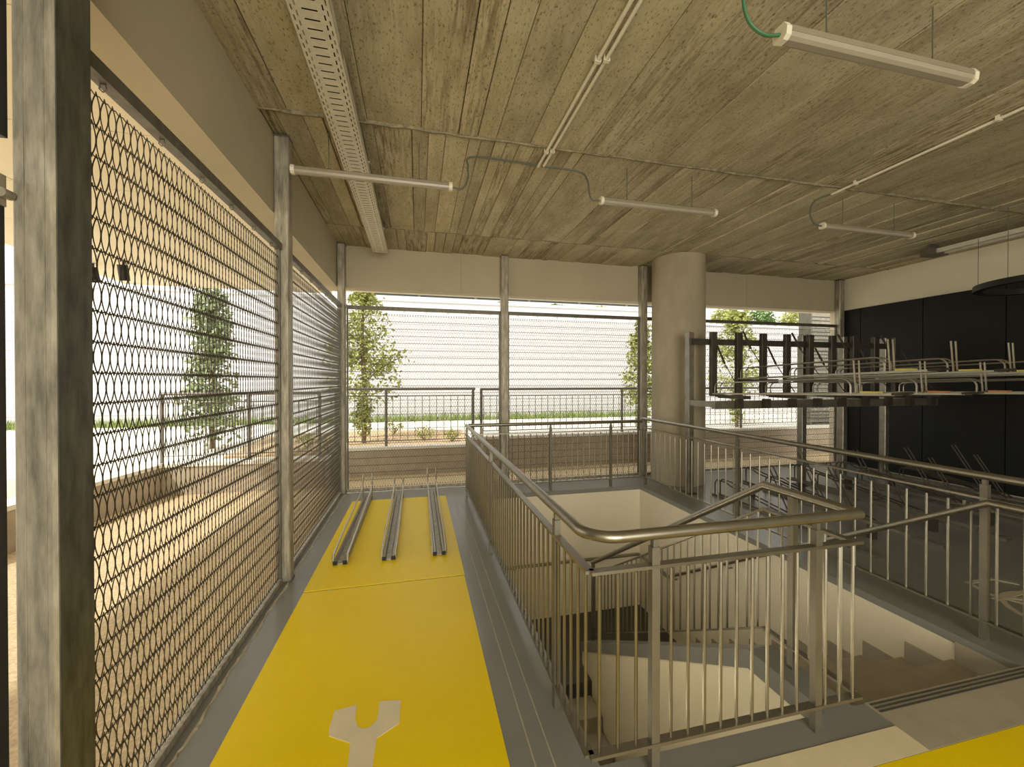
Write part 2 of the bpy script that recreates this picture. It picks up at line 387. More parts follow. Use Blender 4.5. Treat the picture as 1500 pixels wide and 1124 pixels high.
def wire_panel(L, H, name, origin, axis, parent):
    """interlocked flat-spiral mesh: wavy cross rods every ROW, pairs of crossing loops between them"""
    ROW, PIT = .111, .04
    m = MB(); rows_ = int(H/ROW); n = int(L/PIT); x0 = (L-n*PIT)/2; z0 = (H-rows_*ROW)/2
    def put(vs): return [(origin[0]+(0 if axis == 'y' else u), origin[1]+(u if axis == 'y' else 0), origin[2]+z) if False else
                         ((origin[0]+d, origin[1]+u, origin[2]+z) if axis == 'y' else (origin[0]+u, origin[1]+d, origin[2]+z)) for (u, d, z) in vs]
    def wire(pts, r):
        vs = []; fs = []; k = len(pts)
        for i in range(k):
            a = pts[max(0, i-1)]; b = pts[min(k-1, i+1)]
            tu, tz = b[0]-a[0], b[2]-a[2]; l = math.hypot(tu, tz); nu, nz = -tz/l, tu/l
            u, d, z = pts[i]
            vs += [(u+nu*r, d, z+nz*r), (u-nu*r*.5, d+r*.87, z-nz*r*.5), (u-nu*r*.5, d-r*.87, z-nz*r*.5)]
        for i in range(k-1):
            for j in range(3): fs.append((i*3+j, i*3+(j+1) % 3, i*3+3+(j+1) % 3, i*3+3+j))
        m.add(put(vs), fs)
    S = 7
    arcs = {}
    for s in (1, -1):
        arcs[s] = [(s*(.0200*math.sin(PI*t/S)-.0062), s*.0035, -.008+(ROW+.016)*t/S) for t in range(S+1)]
    for k in range(rows_+1):
        wire([(x0+i*PIT/4, 0, z0+k*ROW+.0042*math.sin(PI*i/2+ (PI if k % 2 else 0))) for i in range(4*n+1)], .0028)
    for k in range(rows_):
        ph = (.5 if k % 2 else 0)
        for i in range(n):
            xc = x0+(i+.25+ph)*PIT
            for s in (1, -1): wire([(xc+a, d, z0+k*ROW+z) for a, d, z in arcs[s]], .0024)
    o = m.build(name, M['wire'], parent); o['kind'] = 'stuff'; return o
def screen(axis, a, b, pos, label, out):
    """axis 'y': screen along Y at x=pos ; axis 'x': along X at y=pos. out = outward sign"""
    mid = (a+b)/2
    t = thing('wire_screen', label, 'screen', (pos, mid, 0) if axis == 'y' else (mid, pos, 0), 'woven wire screens')
    def bx(u0, u1, d0, d1, z0, z1, name, m):
        d0, d1 = sorted((pos+d0, pos+d1))
        return MB().box(*(((d0, u0, z0), (d1, u1, z1)) if axis == 'y' else ((u0, d0, z0), (u1, d1, z1)))).build(name, m, t)
    ZT = 2.79; ZB = .05
    bx(a, b, -.025, .025, ZT, ZT+.055, 'top_rail', M['galv_dark'])
    bx(a, b, -.02, .02, ZB-.045, ZB-.005, 'bottom_rail', M['galv'])
    e = out*.04
    bx(a, b, e*.6, e, .006, .03, 'sill_angle', M['galv'])
    bx(a, a+.022, -.012, .012, ZB, ZT, 'edge_bar', M['galv_dark']); bx(b-.022, b, -.012, .012, ZB, ZT, 'edge_bar', M['galv_dark'])
    org = (pos, a+.024, ZB-.02) if axis == 'y' else (a+.024, pos, ZB-.02)
    wire_panel(b-a-.048, ZT-ZB-.01, 'wire_mesh', org, axis, t)
    n = int((b-a)/.33)
    hk = MB().tube([(.0, 0, -.024), (.012, .0, -.012), (.008, 0, .004), (-.008, 0, .004), (-.012, 0, -.012), (0, 0, -.024)], .0025, 5)
    me = hk.build('hook', M['galv_dark']); mesh = me.data; D.objects.remove(me)
    for i in range(n):
        u = a+(i+.5)*(b-a)/n
        shared('hook', mesh, t, (pos, u, ZT-.006) if axis == 'y' else (u, pos, ZT-.006))
    # rough bead on the floor: sealant at the left screens, paler at the far ones
    m = MB(); r = random.Random(int(a*10)+5); k = int((b-a)/.025); vs = []; fs = []
    i_ = -out
    for q in range(k+1):
        u = a+(b-a)*q/k; w1 = .05+.006*math.sin(u*9)+r.uniform(0, .005); w2 = w1+.012+.006*math.sin(u*23)+r.uniform(0, .008); h = r.uniform(.004, .014)
        for dd, z in ((w1, .0), (w1+.004, h), (w2-.004, h*.8), (w2, 0)):
            d = pos+i_*dd; vs.append((d, u, z+.0005) if axis == 'y' else (u, d, z+.0005))
    for q in range(k):
        for j in range(3): fs.append((q*4+j, q*4+j+1, q*4+j+5, q*4+j+4))
    m.add(vs, fs).build('floor_bead', M['cap' if axis == 'x' else 'chalk'], t)
    return t
screen('y', 1.616, 3.715, -1.125, 'nearest woven wire screen on the left, large looped mesh in a steel frame', -1)
screen('y', 3.835, 6.415, -1.125, 'second woven wire screen on the left, next to the corner post', -1)
screen('x', -1.05, 1.325, 6.53, 'far woven wire screen behind the bicycle ramps', 1)
screen('x', 1.455, 3.865, 6.53, 'far woven wire screen behind the far stair railing', 1)
screen('x', 3.995, 8.335, 6.53, 'long far woven wire screen behind the bicycle rack', 1)

# round column
n = 40; cx_, cy_, cr = 4.31, 6.03, .425
col = MB().prism([(cx_+cr*math.cos(2*PI*i/n), cy_+cr*math.sin(2*PI*i/n)) for i in range(n)], 'z', 0, ZC-.006).build('concrete_column', M['column'], None, True)
tag(col, 'round concrete column from floor to ceiling beside the bicycle rack', 'column')

# dark gate at the left edge
g = thing('gate_leaf', 'dark steel gate leaf at the left edge, left of the nearest post', 'gate', (-1.2, .9, 0))
MB().box((-1.21, .4, .06), (-1.156, .46, 2.2)).build('stile', M['blackm'], g)
MB().box((-1.21, 1.39, .06), (-1.1555, 1.462, 2.2)).build('stile', M['blackm'], g)
MB().box((-1.21, .46, .06), (-1.156, 1.39, .16)).build('bottom_rail', M['blackm'], g)
MB().box((-1.195, .46, .16), (-1.17, 1.39, 2.2)).build('gate_panel', M['blackm'], g)
MB().box((-1.21, .4, 2.2), (-1.154, 1.466, 2.29)).build('top_rail', M['galv'], g)
MB().tube([(-1.148, 1.44, 2.235), (-1.148, 1.47, 2.235)], .014, 10).build('hinge', M['galv'], g, True)
MB().tube([(-1.18, 1.42, .0), (-1.18, 1.42, .06)], .014, 8).build('drop_bolt', M['galv'], g, True)
tb = MB().box((-1.30, .3, 2.40), (-1.153, 1.47, 3.09)).build('transom_panel', M['blackm'])
tag(tb, 'black transom panel above the dark gate at the left edge', 'panel')

# ================================================================== STAIR RAILINGS
ZT, ZM, ZBt = 1.035, .89, .13
_b = MB().tube([(0, 0, 0), (0, 0, ZM-ZBt-.01)], .0075, 6, caps=False).build('baluster', M['rail'], None, True)
BAL = _b.data; D.objects.remove(_b)
def guard_run(t, p, q, posts, pitch=.088, mid=True, ends=(0, 0), bot_from=None):
    """straight level run p->q (xy); posts are distances along it"""
    p = Vector((*p, 0)); q = Vector((*q, 0)); d = (q-p); L = d.length; d.normalize(); nrm = Vector((-d.y, d.x, 0))
    def bar(a, b, z0, z1, hw, name, m):
        A, B = p+d*a, p+d*b
        poly = [A+nrm*hw, A-nrm*hw, B-nrm*hw, B+nrm*hw]
        if (poly[1]-poly[0]).cross(poly[2]-poly[1]).z < 0: poly.reverse()
        MB().prism([(v.x, v.y) for v in poly], 'z', z0, z1).build(name, m, t)
    bar(0, L, ZM, ZM+.014, .02, 'mid_rail', M['rail'])
    bar(0, L, ZBt-.014, ZBt, .02, 'bottom_rail', M['rail'])
    for s in posts:
        c = p+d*s
        bar(s-.019, s+.019, 0, ZT-.055, .016, 'post', M['railpost'])
        bar(s-.011, s+.011, ZT-.055, ZT-.015, .012, 'bracket', M['railpost'])
    n = int(L/pitch)
    for i in range(n+1):
        s = (i+.5)*L/(n+1)
        if min([abs(s-k) for k in posts] or [9]) < .03: continue
        c = p+d*s
        shared('baluster', BAL, t, (c.x, c.y, ZBt))
GX, GY, GR, GF = .70, 1.56, 3.62, 5.96
SXR = 2.15
# left + near + far run : one bent handrail
t = thing('stair_railing', 'steel railing left of the stairwell, its handrail curving round the near corner', 'railing', (GX, GY, 0), 'steel railings round the stairwell')
hr = [(GX, GF, ZT), (GX, GY+.14, ZT)] + arc((GX+.14, GY+.14, ZT), .14, PI, 1.5*PI, 'xy', 8) + [(SXR, GY, ZT)]
MB().tube(hr, .0255, 12).build('handrail', M['rail'], t, True)
guard_run(t, (GX, GF), (GX, GY), (.04, 2.05, 3.98))
guard_run(t, (GX, GY), (SXR, GY), (.30, 1.18))
t = thing('stair_railing', 'steel railing along the far edge of the stairwell', 'railing', (2, GF, 0), 'steel railings round the stairwell')
MB().tube([(GX+.03, GF, ZT), (GR-.03, GF, ZT)], .0255, 12).build('handrail', M['rail'], t, True)
guard_run(t, (GX+.06, GF), (GR-.03, GF), (.17, 1.25, 2.27), .1)
t = thing('stair_railing', 'steel railing along the right edge of the stairwell, before the bicycle rack', 'railing', (GR, 3, 0), 'steel railings round the stairwell')
ZT += .04; ZM += .03
MB().tube([(GR, GF+.02, ZT), (GR, -.6, ZT)], .0255, 12).build('handrail', M['rail'], t, True)
guard_run(t, (GR, GF-.03), (GR, -.6), (.03, 1.97, 4.07, 6.17), .125)
ZT -= .04; ZM -= .03
# sloped guard on the stringer
t = thing('stair_railing', 'sloping steel railing on the dark stringer of the flight', 'railing', (SXR, 2.1, 0), 'steel railings round the stairwell')
ysl = 2.13; yen = 4.72; x = SXR
zz = lambda yy, base: base - SL*1.03*max(0, yy-ysl)
MB().tube([(x, GY+.028, ZT), (x, ysl, ZT), (x, yen, zz(yen, ZT))], .0255, 12).build('handrail', M['rail'], t, True)
for base, nm in ((ZM, 'mid_rail'), (ZBt, 'bottom_rail')):
    MB().prism([(GY+.022, base-.014), (ysl, base-.014), (yen, zz(yen, base)-.014), (yen, zz(yen, base)), (ysl, base), (GY+.022, base)], 'x', x-.02, x+.02).build(nm, M['rail'], t)
for yy in (1.93, 3.35, 4.70):
    b0 = ztop(yy)
    MB().box((x-.017, yy-.019, b0), (x+.017, yy+.019, zz(yy, ZT)-.02)).build('post', M['railpost'], t)
yy = GY+.09
while yy < yen-.03:
    if min(abs(yy-k) for k in (1.93, 3.35, 4.70)) > .03:
        shared('baluster', BAL, t, (x, yy, zz(yy, ZBt)))
    yy += .088
# wall handrail: level, down the right wall, round the landing
t = thing('wall_handrail', 'round steel handrail descending along the right stairwell wall', 'handrail', (3.42, 1.8, 0))
yk, zk = 1.745, .945; ye = 5.02; ze = zk-SL*(ye-yk)
pts = [(3.43, .9, zk), (3.43, yk, zk), (3.43, ye, ze), (3.43, HY1-.09, ze), (HX0+.1, HY1-.09, ze)]
MB().tube(pts, .021, 10).build('rail', M['rail'], t, True)
for yy in (2.9, 3.9, 4.9):
    z = zk-SL*(yy-yk)
    MB().tube([(3.43, yy, z-.015), (3.43, yy, z-.06), (HX1, yy, z-.06)], .008, 6).build('bracket', M['railpost'], t, True)
for xx in (2.7, 1.4):
    MB().tube([(xx, HY1-.09, ze-.015), (xx, HY1-.09, ze-.06), (xx, HY1, ze-.06)], .008, 6).build('bracket', M['railpost'], t, True)
for yy in (1.86, 1.2):
    MB().tube([(3.43, yy, zk-.015), (3.43, yy, zk-.07), (GR-.02, yy, zk-.07)], .008, 6).build('bracket', M['railpost'], t, True)

# ================================================================== BICYCLE RAMPS ON THE LANE
def ramp(x, y0, y1, label, lift):
    t = thing('bicycle_ramp', label, 'bicycle stand', (x, y0, 0), 'bicycle ramps on the yellow lane')
    f = .007
    MB().prism([(x-.03, f), (x+.03, f), (x+.03, f+.012), (x-.03, f+.012)], 'y', y0, y1).build('wheel_channel', M['galv'], t)
    for s in (-1, 1):
        xs = x+s*.042
        MB().prism([(xs-.018, f), (xs+.018, f), (xs+.018, f+.03), (xs+.009, f+.042), (xs-.009, f+.042), (xs-.018, f+.03)], 'y', y0, y1).build('channel_side', M['rail'], t)
        xo = x+s*.062
        path = [(xo, y0+.01, f+.012), (xo, y0+.03, .09), (xo+s*.004, y0+.45, .115), (xo, y1-.45, .16)] + [(xo, y1-.35+.32*math.sin(a), .16+lift*(1-math.cos(a))) for a in [PI/2*k/6 for k in range(1, 7)]]
        MB().tube(path, .011, 8).build('side_tube', M['tubing'], t, True)
        MB().box((xs-.019, y0-.005, f), (xs+.019, y0+.0, f+.036)).build('end_cap', M['blackm'], t)
    MB().box((x-.075, y1-.07, f), (x+.075, y1-.03, .02)).build('cross_plate', M['galv'], t)
    for s in (-1, 1):
        MB().tube([(x+s*.062, y1-.05, .015), (x+s*.062, y1-.05, .2)], .009, 6).build('support', M['tubing'], t, True)
    return t
ramp(-.70, 3.955, 6.12, 'leftmost steel wheel ramp on the yellow lane, nearest the left screen', .21)
ramp(-.27, 3.955, 6.08, 'middle steel wheel ramp on the yellow lane', .14)
ramp(.20, 3.955, 6.16, 'rightmost steel wheel ramp on the yellow lane, nearest the stairwell', .24)

# ================================================================== TWO-TIER BICYCLE RACK
RX0, RP, RY = 4.31, .45, 5.2
fr = thing('bicycle_rack_frame', 'steel frame of the two-tier bicycle rack right of the round column', 'rack', (6, 5.3, 0))
for x in (4.0, 6.1, 6.94, 7.86):
    MB().post(x-.045, 5.27, x+.045, 5.37, .01, 2.43, .006).build('upright', M['rack'], fr)
    MB().box((x-.08, 5.22, 0), (x+.08, 5.42, .01)).build('foot_plate', M['rack_dark'], fr)
    MB().box((x-.03, 4.80, 1.33), (x+.03, 5.27, 1.41)).build('arm', M['rack'], fr)
MB().box((3.955, 5.225, 2.24), (8.0, 5.27, 2.33)).build('top_beam', M['rack_dark'], fr)
MB().box((3.955, 4.72, 1.31), (8.1, 4.80, 1.42)).build('tray_beam', M['rack'], fr)
for i in range(9):
    x = RX0+i*RP
    MB().post(x-.05, 5.16, x+.05, 5.224, 1.47, 2.43, .006).build('tray_mast', M['rack_dark'], fr)
    MB().box((x-.05, 4.66, 1.32), (x+.05, 4.715, 1.444)).build('slide_bracket', M['rack_dark'], fr)

def tray_meshes():
    def mesh(mb, m, sm=False):
        o = mb.build('tmp', m, None, sm); me = o.data; D.objects.remove(o); return me
    L = 2.35; k = .028                                      # rises slightly towards the front
    ch = MB(); zf = lambda yy: -yy*k
    for a, b, z0, z1 in ((-.05, .05, 0, .006), (-.05, -.045, 0, .022), (.045, .05, 0, .022)):
        ch.add([(a, 0, z0), (b, 0, z0), (b, -L, z0+L*k), (a, -L, z0+L*k), (a, 0, z1), (b, 0, z1), (b, -L, z1+L*k), (a, -L, z1+L*k)],
               [(0,1,2,3),(7,6,5,4),(4,5,1,0),(5,6,2,1),(6,7,3,2),(7,4,0,3)])
    out = dict(channel=mesh(ch, M['tubing']))
    def hoop(x):
        p = [(x, -.05, .02)] + [(x, -.05-.07+.07*math.cos(a), .10+.07*math.sin(a)) for a in [PI/2*i/5 for i in range(6)]] \
            + [(x, -1.86+.10*math.cos(a), .115+.08*math.sin(a)+.03*1) for a in [PI/2+PI/2*i/5 for i in range(6)]] + [(x, -1.96, .07)]
        return MB().tube(p, .0085, 7)
    out['hoop_l'] = mesh(hoop(-.045), M['tubing'], True); out['hoop_r'] = mesh(hoop(.045), M['tubing'], True)
    for s, nm in ((-1, 'prong_l'), (1, 'prong_r')):
        out[nm] = mesh(MB().tube([(s*.03, -1.95, .06), (s*.03, -2.0, .08), (s*.034, -1.98, .41)], .0085, 7), M['tubing'], True)
        out['low_'+nm] = mesh(MB().tube([(s*.03, -1.2, .02), (s*.03, -1.3, .06), (s*.034, -.98, .62)], .008, 6), M['rack_dark'], True)
    pad = MB().box((-.045, -2.19, .070), (.045, -2.05, .10))
    out['pad_y'] = mesh(pad, M['yel_pad']); out['pad_o'] = mesh(pad, M['ora_pad'])
    out['grip'] = mesh(MB().tube([(-.05, -2.33, .08), (-.05, -2.42, .09), (.05, -2.42, .09), (.05, -2.33, .08)], .012, 7), M['rack_dark'], True)
    out['strut'] = mesh(MB().tube([(0, -.045, .72), (0, -.19, .45)], .014, 7).tube([(0, -.19, .45), (0, -.50, .04)], .006, 6), M['rack_dark'], True)
    out['carriage'] = mesh(MB().box((-.06, -.60, -.045), (.06, -.12, .0)).box((-.04, -.14, -.03), (.04, -.05, .012)), M['rack_dark'])
    lo = MB(); lo.box((-.05, -2.2, .0), (.05, 0, .006)).box((-.05, -2.2, .006), (-.044, 0, .03)).box((.044, -2.2, .006), (.05, 0, .03))
    out['low_channel'] = mesh(lo, M['rack'])
    for s, nm in ((-1, 'low_hoop_l'), (1, 'low_hoop_r')):
        p = [(s*.045, -.06, .02), (s*.045, -.06, .20), (s*.045, -.10, .25), (s*.045, -.28, .25), (s*.045, -.36, .22), (s*.045, -1.5, .06), (s*.045, -1.55, .02)]
        out[nm] = mesh(MB().tube(p, .009, 6), M['rack_dark'], True)
    return out
TM = tray_meshes()
ordn = ['first', 'second', 'third', 'fourth', 'fifth', 'sixth', 'seventh', 'eighth', 'ninth']
for i in range(9):
    x = RX0+i*RP; high = i % 2
    z = 1.72 if high else 1.495
    t = thing('bicycle_tray', f'{"raised" if high else "lower-set"} upper bicycle tray, {ordn[i]} from the round column', 'bicycle rack', (x, RY-.05, z), 'upper trays of the bicycle rack')
    P = Vector((x, RY-.05, z))
    for nm, k in (('channel', 'channel'), ('wheel_hoop', 'hoop_l'), ('wheel_hoop', 'hoop_r'), ('prong', 'prong_l'), ('prong', 'prong_r'),
                  ('stop_pad', 'pad_y' if (high or i == 0) else 'pad_o'), ('grip', 'grip'), ('gas_strut', 'strut'), ('carriage', 'carriage')):
        if k == 'strut' and 0: continue
        shared(nm, TM[k], t, P)
    t = thing('floor_bicycle_tray', f'dark floor-level bicycle tray, {ordn[i]} from the round column', 'bicycle rack', (x, RY-.05, 0), 'floor trays of the bicycle rack')
    zl = .16 if high else .0
    P = Vector((x, RY-.05, zl))
    for nm, k in (('channel', 'low_channel'), ('wheel_hoop', 'low_hoop_l'), ('wheel_hoop', 'low_hoop_r'), ('prong', 'low_prong_l'), ('prong', 'low_prong_r')):
        shared(nm, TM[k], t, P)
    if zl:
        MB().box((x-.03, RY-.30, 0), (x+.03, RY-.24, zl)).build('foot', M['rack_dark'], t)
        MB().box((x-.03, RY-1.9, 0), (x+.03, RY-1.84, zl)).build('foot', M['rack_dark'], t)
for yy, l in ((4.9, 'rear'), (3.5, 'front')):
    pass

# ================================================================== CEILING SERVICES
# perforated cable tray
ct = thing('cable_tray', 'perforated galvanised cable tray running along the ceiling on the left', 'cable tray', (-.52, 3, 3.6))
def perforated(x0, x1, y0, y1, z):
    """sheet with real slots: two dashed slot rows near each side, cross slots and round holes in the middle"""
    W = x1-x0; cols = [0, .07, .105, .165, .20, .32, .68, .80, .835, .895, .93, 1]
    m = MB(); PY = .06; y = y0; k = 0
    quad = lambda xa, xb, ya, yb: m.add([(xa, ya, z), (xa, yb, z), (xb, yb, z), (xb, ya, z)], [(0, 1, 2, 3)])
    X = [x0+W*c for c in cols]
    while y < y1-1e-6:
        e = min(y+PY, y1)
        for j in range(len(X)-1):
            a, b = X[j], X[j+1]
            if j in (1, 9):       # outer dashes
                quad(a, b, y, y+.014)
                if e > y+.046: quad(a, b, y+.046, e)
            elif j in (3, 7):     # inner dashes, staggered
                quad(a, b, y+.016, min(e, y+.044))
            elif j == 5:          # cross slots
                quad(a, b, y, y+.022); quad(a, b, min(e, y+.031), e)
            else: quad(a, b, y, e)
        y = e; k += 1
    return m
perforated(-.635, -.425, -.5, 6.2, 3.575).build('tray_bottom', M['tray'], ct)
for xs in (-.635, -.4265):
    MB().box((xs, -.5, 3.575), (xs+.0015, 6.2, 3.635)).build('tray_side', M['tray'], ct)
MB().box((-.60, -.5, 3.595), (-.46, 6.2, 3.615)).build('cable_bundle', M['blackm'], ct)
for yy in (.6, 2.2, 3.8, 5.4):
    MB().box((-.65, yy-.02, 3.635), (-.41, yy+.02, 3.65)).build('bracket', M['galv'], ct)
    MB().tube([(-.53, yy, 3.65), (-.53, yy, ZC+.004)], .006, 6).build('hanger_rod', M['galv'], ct)
for yy in (2.42, 4.6): MB().box((-.4265, yy, 3.58), (-.4215, yy+.12, 3.63)).build('joint_plate', M['galv'], ct)

def batten(x0, x1, y, z, label, cab, cabmat, k=.70):
    t = thing('batten_light', label, 'ceiling light', ((x0+x1)/2, y, z), 'batten lights under the ceiling')
    S_ = lambda pts: [(y+k*p, z+k*q) for p, q in pts]
    MB().prism(S_([(-.045, .012), (.045, .012), (.042, .048), (.022, .062), (-.022, .062), (-.042, .048)]), 'x', x0+.03, x1-.03).build('housing', M['lampbody'], t)
    MB().prism(S_([(-.043, .012), (-.036, -.012), (-.018, -.023), (.018, -.023), (.036, -.012), (.043, .012)]), 'x', x0+.03, x1-.03).build('diffuser', M['diffuser'], t)
    cap = S_([(-.05, .03), (-.045, -.014), (-.022, -.030), (.022, -.030), (.045, -.014), (.05, .03), (.03, .066), (-.03, .066)])
    for a, b in ((x0, x0+.03), (x1-.03, x1)): MB().prism(cap, 'x', a, b).build('end_cap', M['pvc'], t)
    for f in (.22, .78):
        xx = x0+(x1-x0)*f
        MB().tube([(xx, y, z+.05*k), (xx, y, ZC+.004)], .0035, 5).build('hanger_rod', M['cable'], t)
        MB().tube([(xx-.02, y, z+.064*k), (xx+.02, y, z+.064*k)], .008, 6).build('hanger_clip', M['blackm'], t)
    if cab: MB().tube(cab, .0085, 8).build('power_cable', cabmat, t, True)
    return t
def curve(pts, n=8):
    P = [Vector(p) for p in pts]; P = [P[0]*2-P[1]] + P + [P[-1]*2-P[-2]]; out = []
    for i in range(1, len(P)-2):
        for k in range(n):
            t = k/n; a, b, c, d = P[i-1], P[i], P[i+1], P[i+2]
            out.append(.5*((2*b)+(c-a)*t+(2*a-5*b+4*c-d)*t*t+(3*b-a-3*c+d)*t**3))
    return out+[P[-2]]
zl = 3.4
batten(1.745, 3.06, 1.65, zl, 'large near batten light at the upper right, hung on two rods with green cable',
       curve([(1.745, 1.65, zl+.01), (1.66, 1.655, zl+.0), (1.575, 1.66, zl+.05), (1.53, 1.65, zl+.16), (1.52, 1.63, ZC-.0)]), M['green'], .85)
batten(-1.0, .30, 3.60, zl, 'batten light crossing under the cable tray at the upper left',
       curve([(.30, 3.60, zl+.01), (.39, 3.60, zl+.01), (.44, 3.6, zl+.12), (.44, 3.62, ZC-.14), (.50, 3.65, ZC-.03), (1.11, 3.67, ZC-.02)]), M['cable'])
batten(1.69, 2.97, 3.55, zl, 'batten light in the middle of the ceiling, right of the twin conduits',
       curve([(1.69, 3.55, zl+.01), (1.60, 3.56, zl+.03), (1.58, 3.6, zl+.22), (1.50, 3.64, ZC-.05), (1.15, 3.68, ZC-.02)]), M['cable'])
batten(4.35, 5.70, 3.57, zl, 'faint batten light at the right, below the single conduit',
       curve([(4.35, 3.57, zl+.01), (4.25, 3.57, zl+.03), (4.18, 3.56, zl+.14), (4.22, 3.54, ZC-.10), (4.38, 3.50, ZC-.03)]), M['cable'])
def conduit(x, y0, y1, label, z=ZC-.025):
    t = thing('conduit', label, 'conduit', (x, (y0+y1)/2, z), 'white conduits on the ceiling')
    MB().tube([(x, y0, z), (x, y1, z)], .0125, 10).build('pipe', M['pvc'], t, True)
    yy = y1-.25
    while yy > y0+.1:
        MB().box((x-.02, yy-.012, z-.016), (x+.02, yy+.012, z-.0125)).box((x-.02, yy-.012, z-.0125), (x-.0135, yy+.012, ZC+.002)).box((x+.0135, yy-.012, z-.0125), (x+.02, yy+.012, ZC+.002)).build('clip', M['pvc'], t)
        yy -= 1.05
    return t
conduit(1.115, -.4, 3.68, 'left pipe of the twin white conduits on the ceiling')
conduit(1.165, -.4, 3.66, 'right pipe of the twin white conduits on the ceiling')
conduit(4.40, -.4, 3.50, 'single white conduit on the right part of the ceiling')
# track and ring pendant at the right
t = thing('ceiling_track', 'slim grey double track under the ceiling along the right wall', 'track', (7.6, 3, 3.6))
MB().box((7.50, -.5, 3.60), (7.54, 4.45, 3.66)).build('rail', M['tray'], t)
MB().box((7.66, -.5, 3.60), (7.70, 4.45, 3.66)).build('rail', M['tray'], t)
MB().box((7.46, 4.40, 3.585), (7.74, 4.58, 3.69)).build('end_box', M['galv_dark'], t)
for yy in (4.5, 3.4, 2.3, 1.2): MB().box((7.52, yy-.02, 3.66), (7.68, yy+.02, ZC+.002)).build('hanger', M['galv_dark'], t)
rc = (7.4, 3.2, 2.88); ro, ri, rh = .66, .57, .07
t = thing('ring_pendant', 'black ring pendant lamp hanging before the right wall', 'pendant lamp', (rc[0], rc[1], rc[2]))
m = MB(); n = 48; vs = []; fs = []
for i in range(n):
    a = 2*PI*i/n; c, s = math.cos(a), math.sin(a)
    vs += [(rc[0]+ro*c, rc[1]+ro*s, rc[2]-rh/2), (rc[0]+ro*c, rc[1]+ro*s, rc[2]+rh/2), (rc[0]+ri*c, rc[1]+ri*s, rc[2]+rh/2), (rc[0]+ri*c, rc[1]+ri*s, rc[2]-rh/2)]
for i in range(n):
    j = (i+1) % n
    for k in range(4): fs.append((i*4+k, j*4+k, j*4+(k+1) % 4, i*4+(k+1) % 4))
m.add(vs, fs).build('ring', M['blackm'], t, True)
for a in (0, 1/3, 2/3, .47, .8):
    c = (rc[0]+.61*math.cos(2*PI*a), rc[1]+.61*math.sin(2*PI*a))
    MB().tube([(*c, rc[2]+rh/2), (*c, ZC+.002)], .003, 5).build('wire', M['cable'], t)

# ================================================================== OUTSIDE
struct(MB().box((-14, -8, -.5), (-1.19, 7.05, -.03)).build('ground_porch', M['gravel']), 'tan gravel ground under the porch outside the left screens', 'ground')
struct(MB().box((-1.19, 6.7, -.5), (20, 8.2, -.03)).build('ground_passage', M['gravel']), 'gravel strip between far screens and low wall', 'ground')
struct(MB().box((-40, 7.22, -.6), (-1.5, 15.05, .30)).box((-1.5, 7.84, -.6), (40, 15.05, .30)).box((-40, -8, -.6), (-14, 7.05, .30)).build('ground_terrace', M['paving']), 'pale sunlit paving beyond the low wall', 'ground')
bed = tag(MB().prism([(-3.4, 8.2), (1.0, 8.2), (1.2, 11.2), (-1.2, 11.6), (-3.6, 11.0)], 'z', .301, .34).build('garden_bed', M['bed']), 'tan planting bed beyond the far low wall', 'garden bed')
# low walls with copings
def low_wall(poly, z1, capgrow, name, label, m='lowwall'):
    o = struct(MB().prism(poly, 'z', -.2, z1-.05).build(name, M[m]), label, 'wall')
    MB().prism([(x+capgrow*sx, y+capgrow*sy) for (x, y), (sx, sy) in zip(poly, ((-1,-1),(1,-1),(1,1),(-1,1)))], 'z', z1-.05, z1).build('coping', M['cap'], o)
low_wall([(-3.75, 7.05), (-1.5, 7.05), (-1.5, 7.25), (-3.75, 7.25)], .45, .02, 'wall_low_left', 'low rendered garden wall beyond the left screens')
low_wall([(-4.75, 1.0), (-4.5, 1.0), (-3.72, 7.05), (-3.97, 7.25)], .45, .01, 'wall_low_side', 'low sandy side wall of the porch')
low_wall([(-1.5, 7.66), (1.05, 7.66), (1.05, 7.86), (-1.5, 7.86)], .49, .02, 'wall_low_middle', 'low rendered wall with pale coping behind the ramps')
low_wall([(1.05, 7.66), (14, 7.66), (14, 7.86), (1.05, 7.86)], .62, .02, 'wall_low_right', 'higher rendered low wall behind the far stair railing')
# outdoor railings
def ext_rail(p, q, z0, z1, posts, label, pitch=.13):
    p = Vector((*p, 0)); q = Vector((*q, 0)); d = q-p; L = d.length; d.normalize()
    t = thing('outdoor_railing', label, 'railing', (p.x, p.y, z0), 'outdoor railings on the low wall')
    at = lambda s, z: (p.x+d.x*s, p.y+d.y*s, z)
    MB().tube([at(0, z1), at(L, z1)], .024, 8).build('top_rail', M['extrail'], t, True)
    MB().tube([at(0, z1-.13), at(L, z1-.13)], .010, 6).build('mid_rail', M['extrail'], t, True)
    MB().tube([at(0, z0+.1), at(L, z0+.1)], .010, 6).build('bottom_rail', M['extrail'], t, True)
    for s in posts: MB().tube([at(s, z0), at(s, z1)], .026, 8).build('post', M['extrail'], t, True)
    k = int(L/pitch); me = None
    for i in range(k):
        s = (i+.5)*L/k
        if me is None:
            o = MB().tube([(0, 0, z0+.1), (0, 0, z1-.13)], .006, 5).build('baluster', M['extrail']); me = o.data; D.objects.remove(o)
        shared('baluster', me, t, at(s, 0))
ext_rail((-3.80, 7.15), (-1.55, 7.15), .45, 1.50, (.02, 1.2, 2.23), 'outdoor railing on the low wall behind the left screens')
ext_rail((-1.45, 7.76), (1.08, 7.76), .49, 1.545, (.02, .88, 2.49), 'outdoor railing behind the bicycle ramps')
ext_rail((1.18, 7.76), (13, 7.76), .62, 1.535, (.02, 3.02, 6.0, 8.9), 'outdoor railing behind the far stair railing and column')
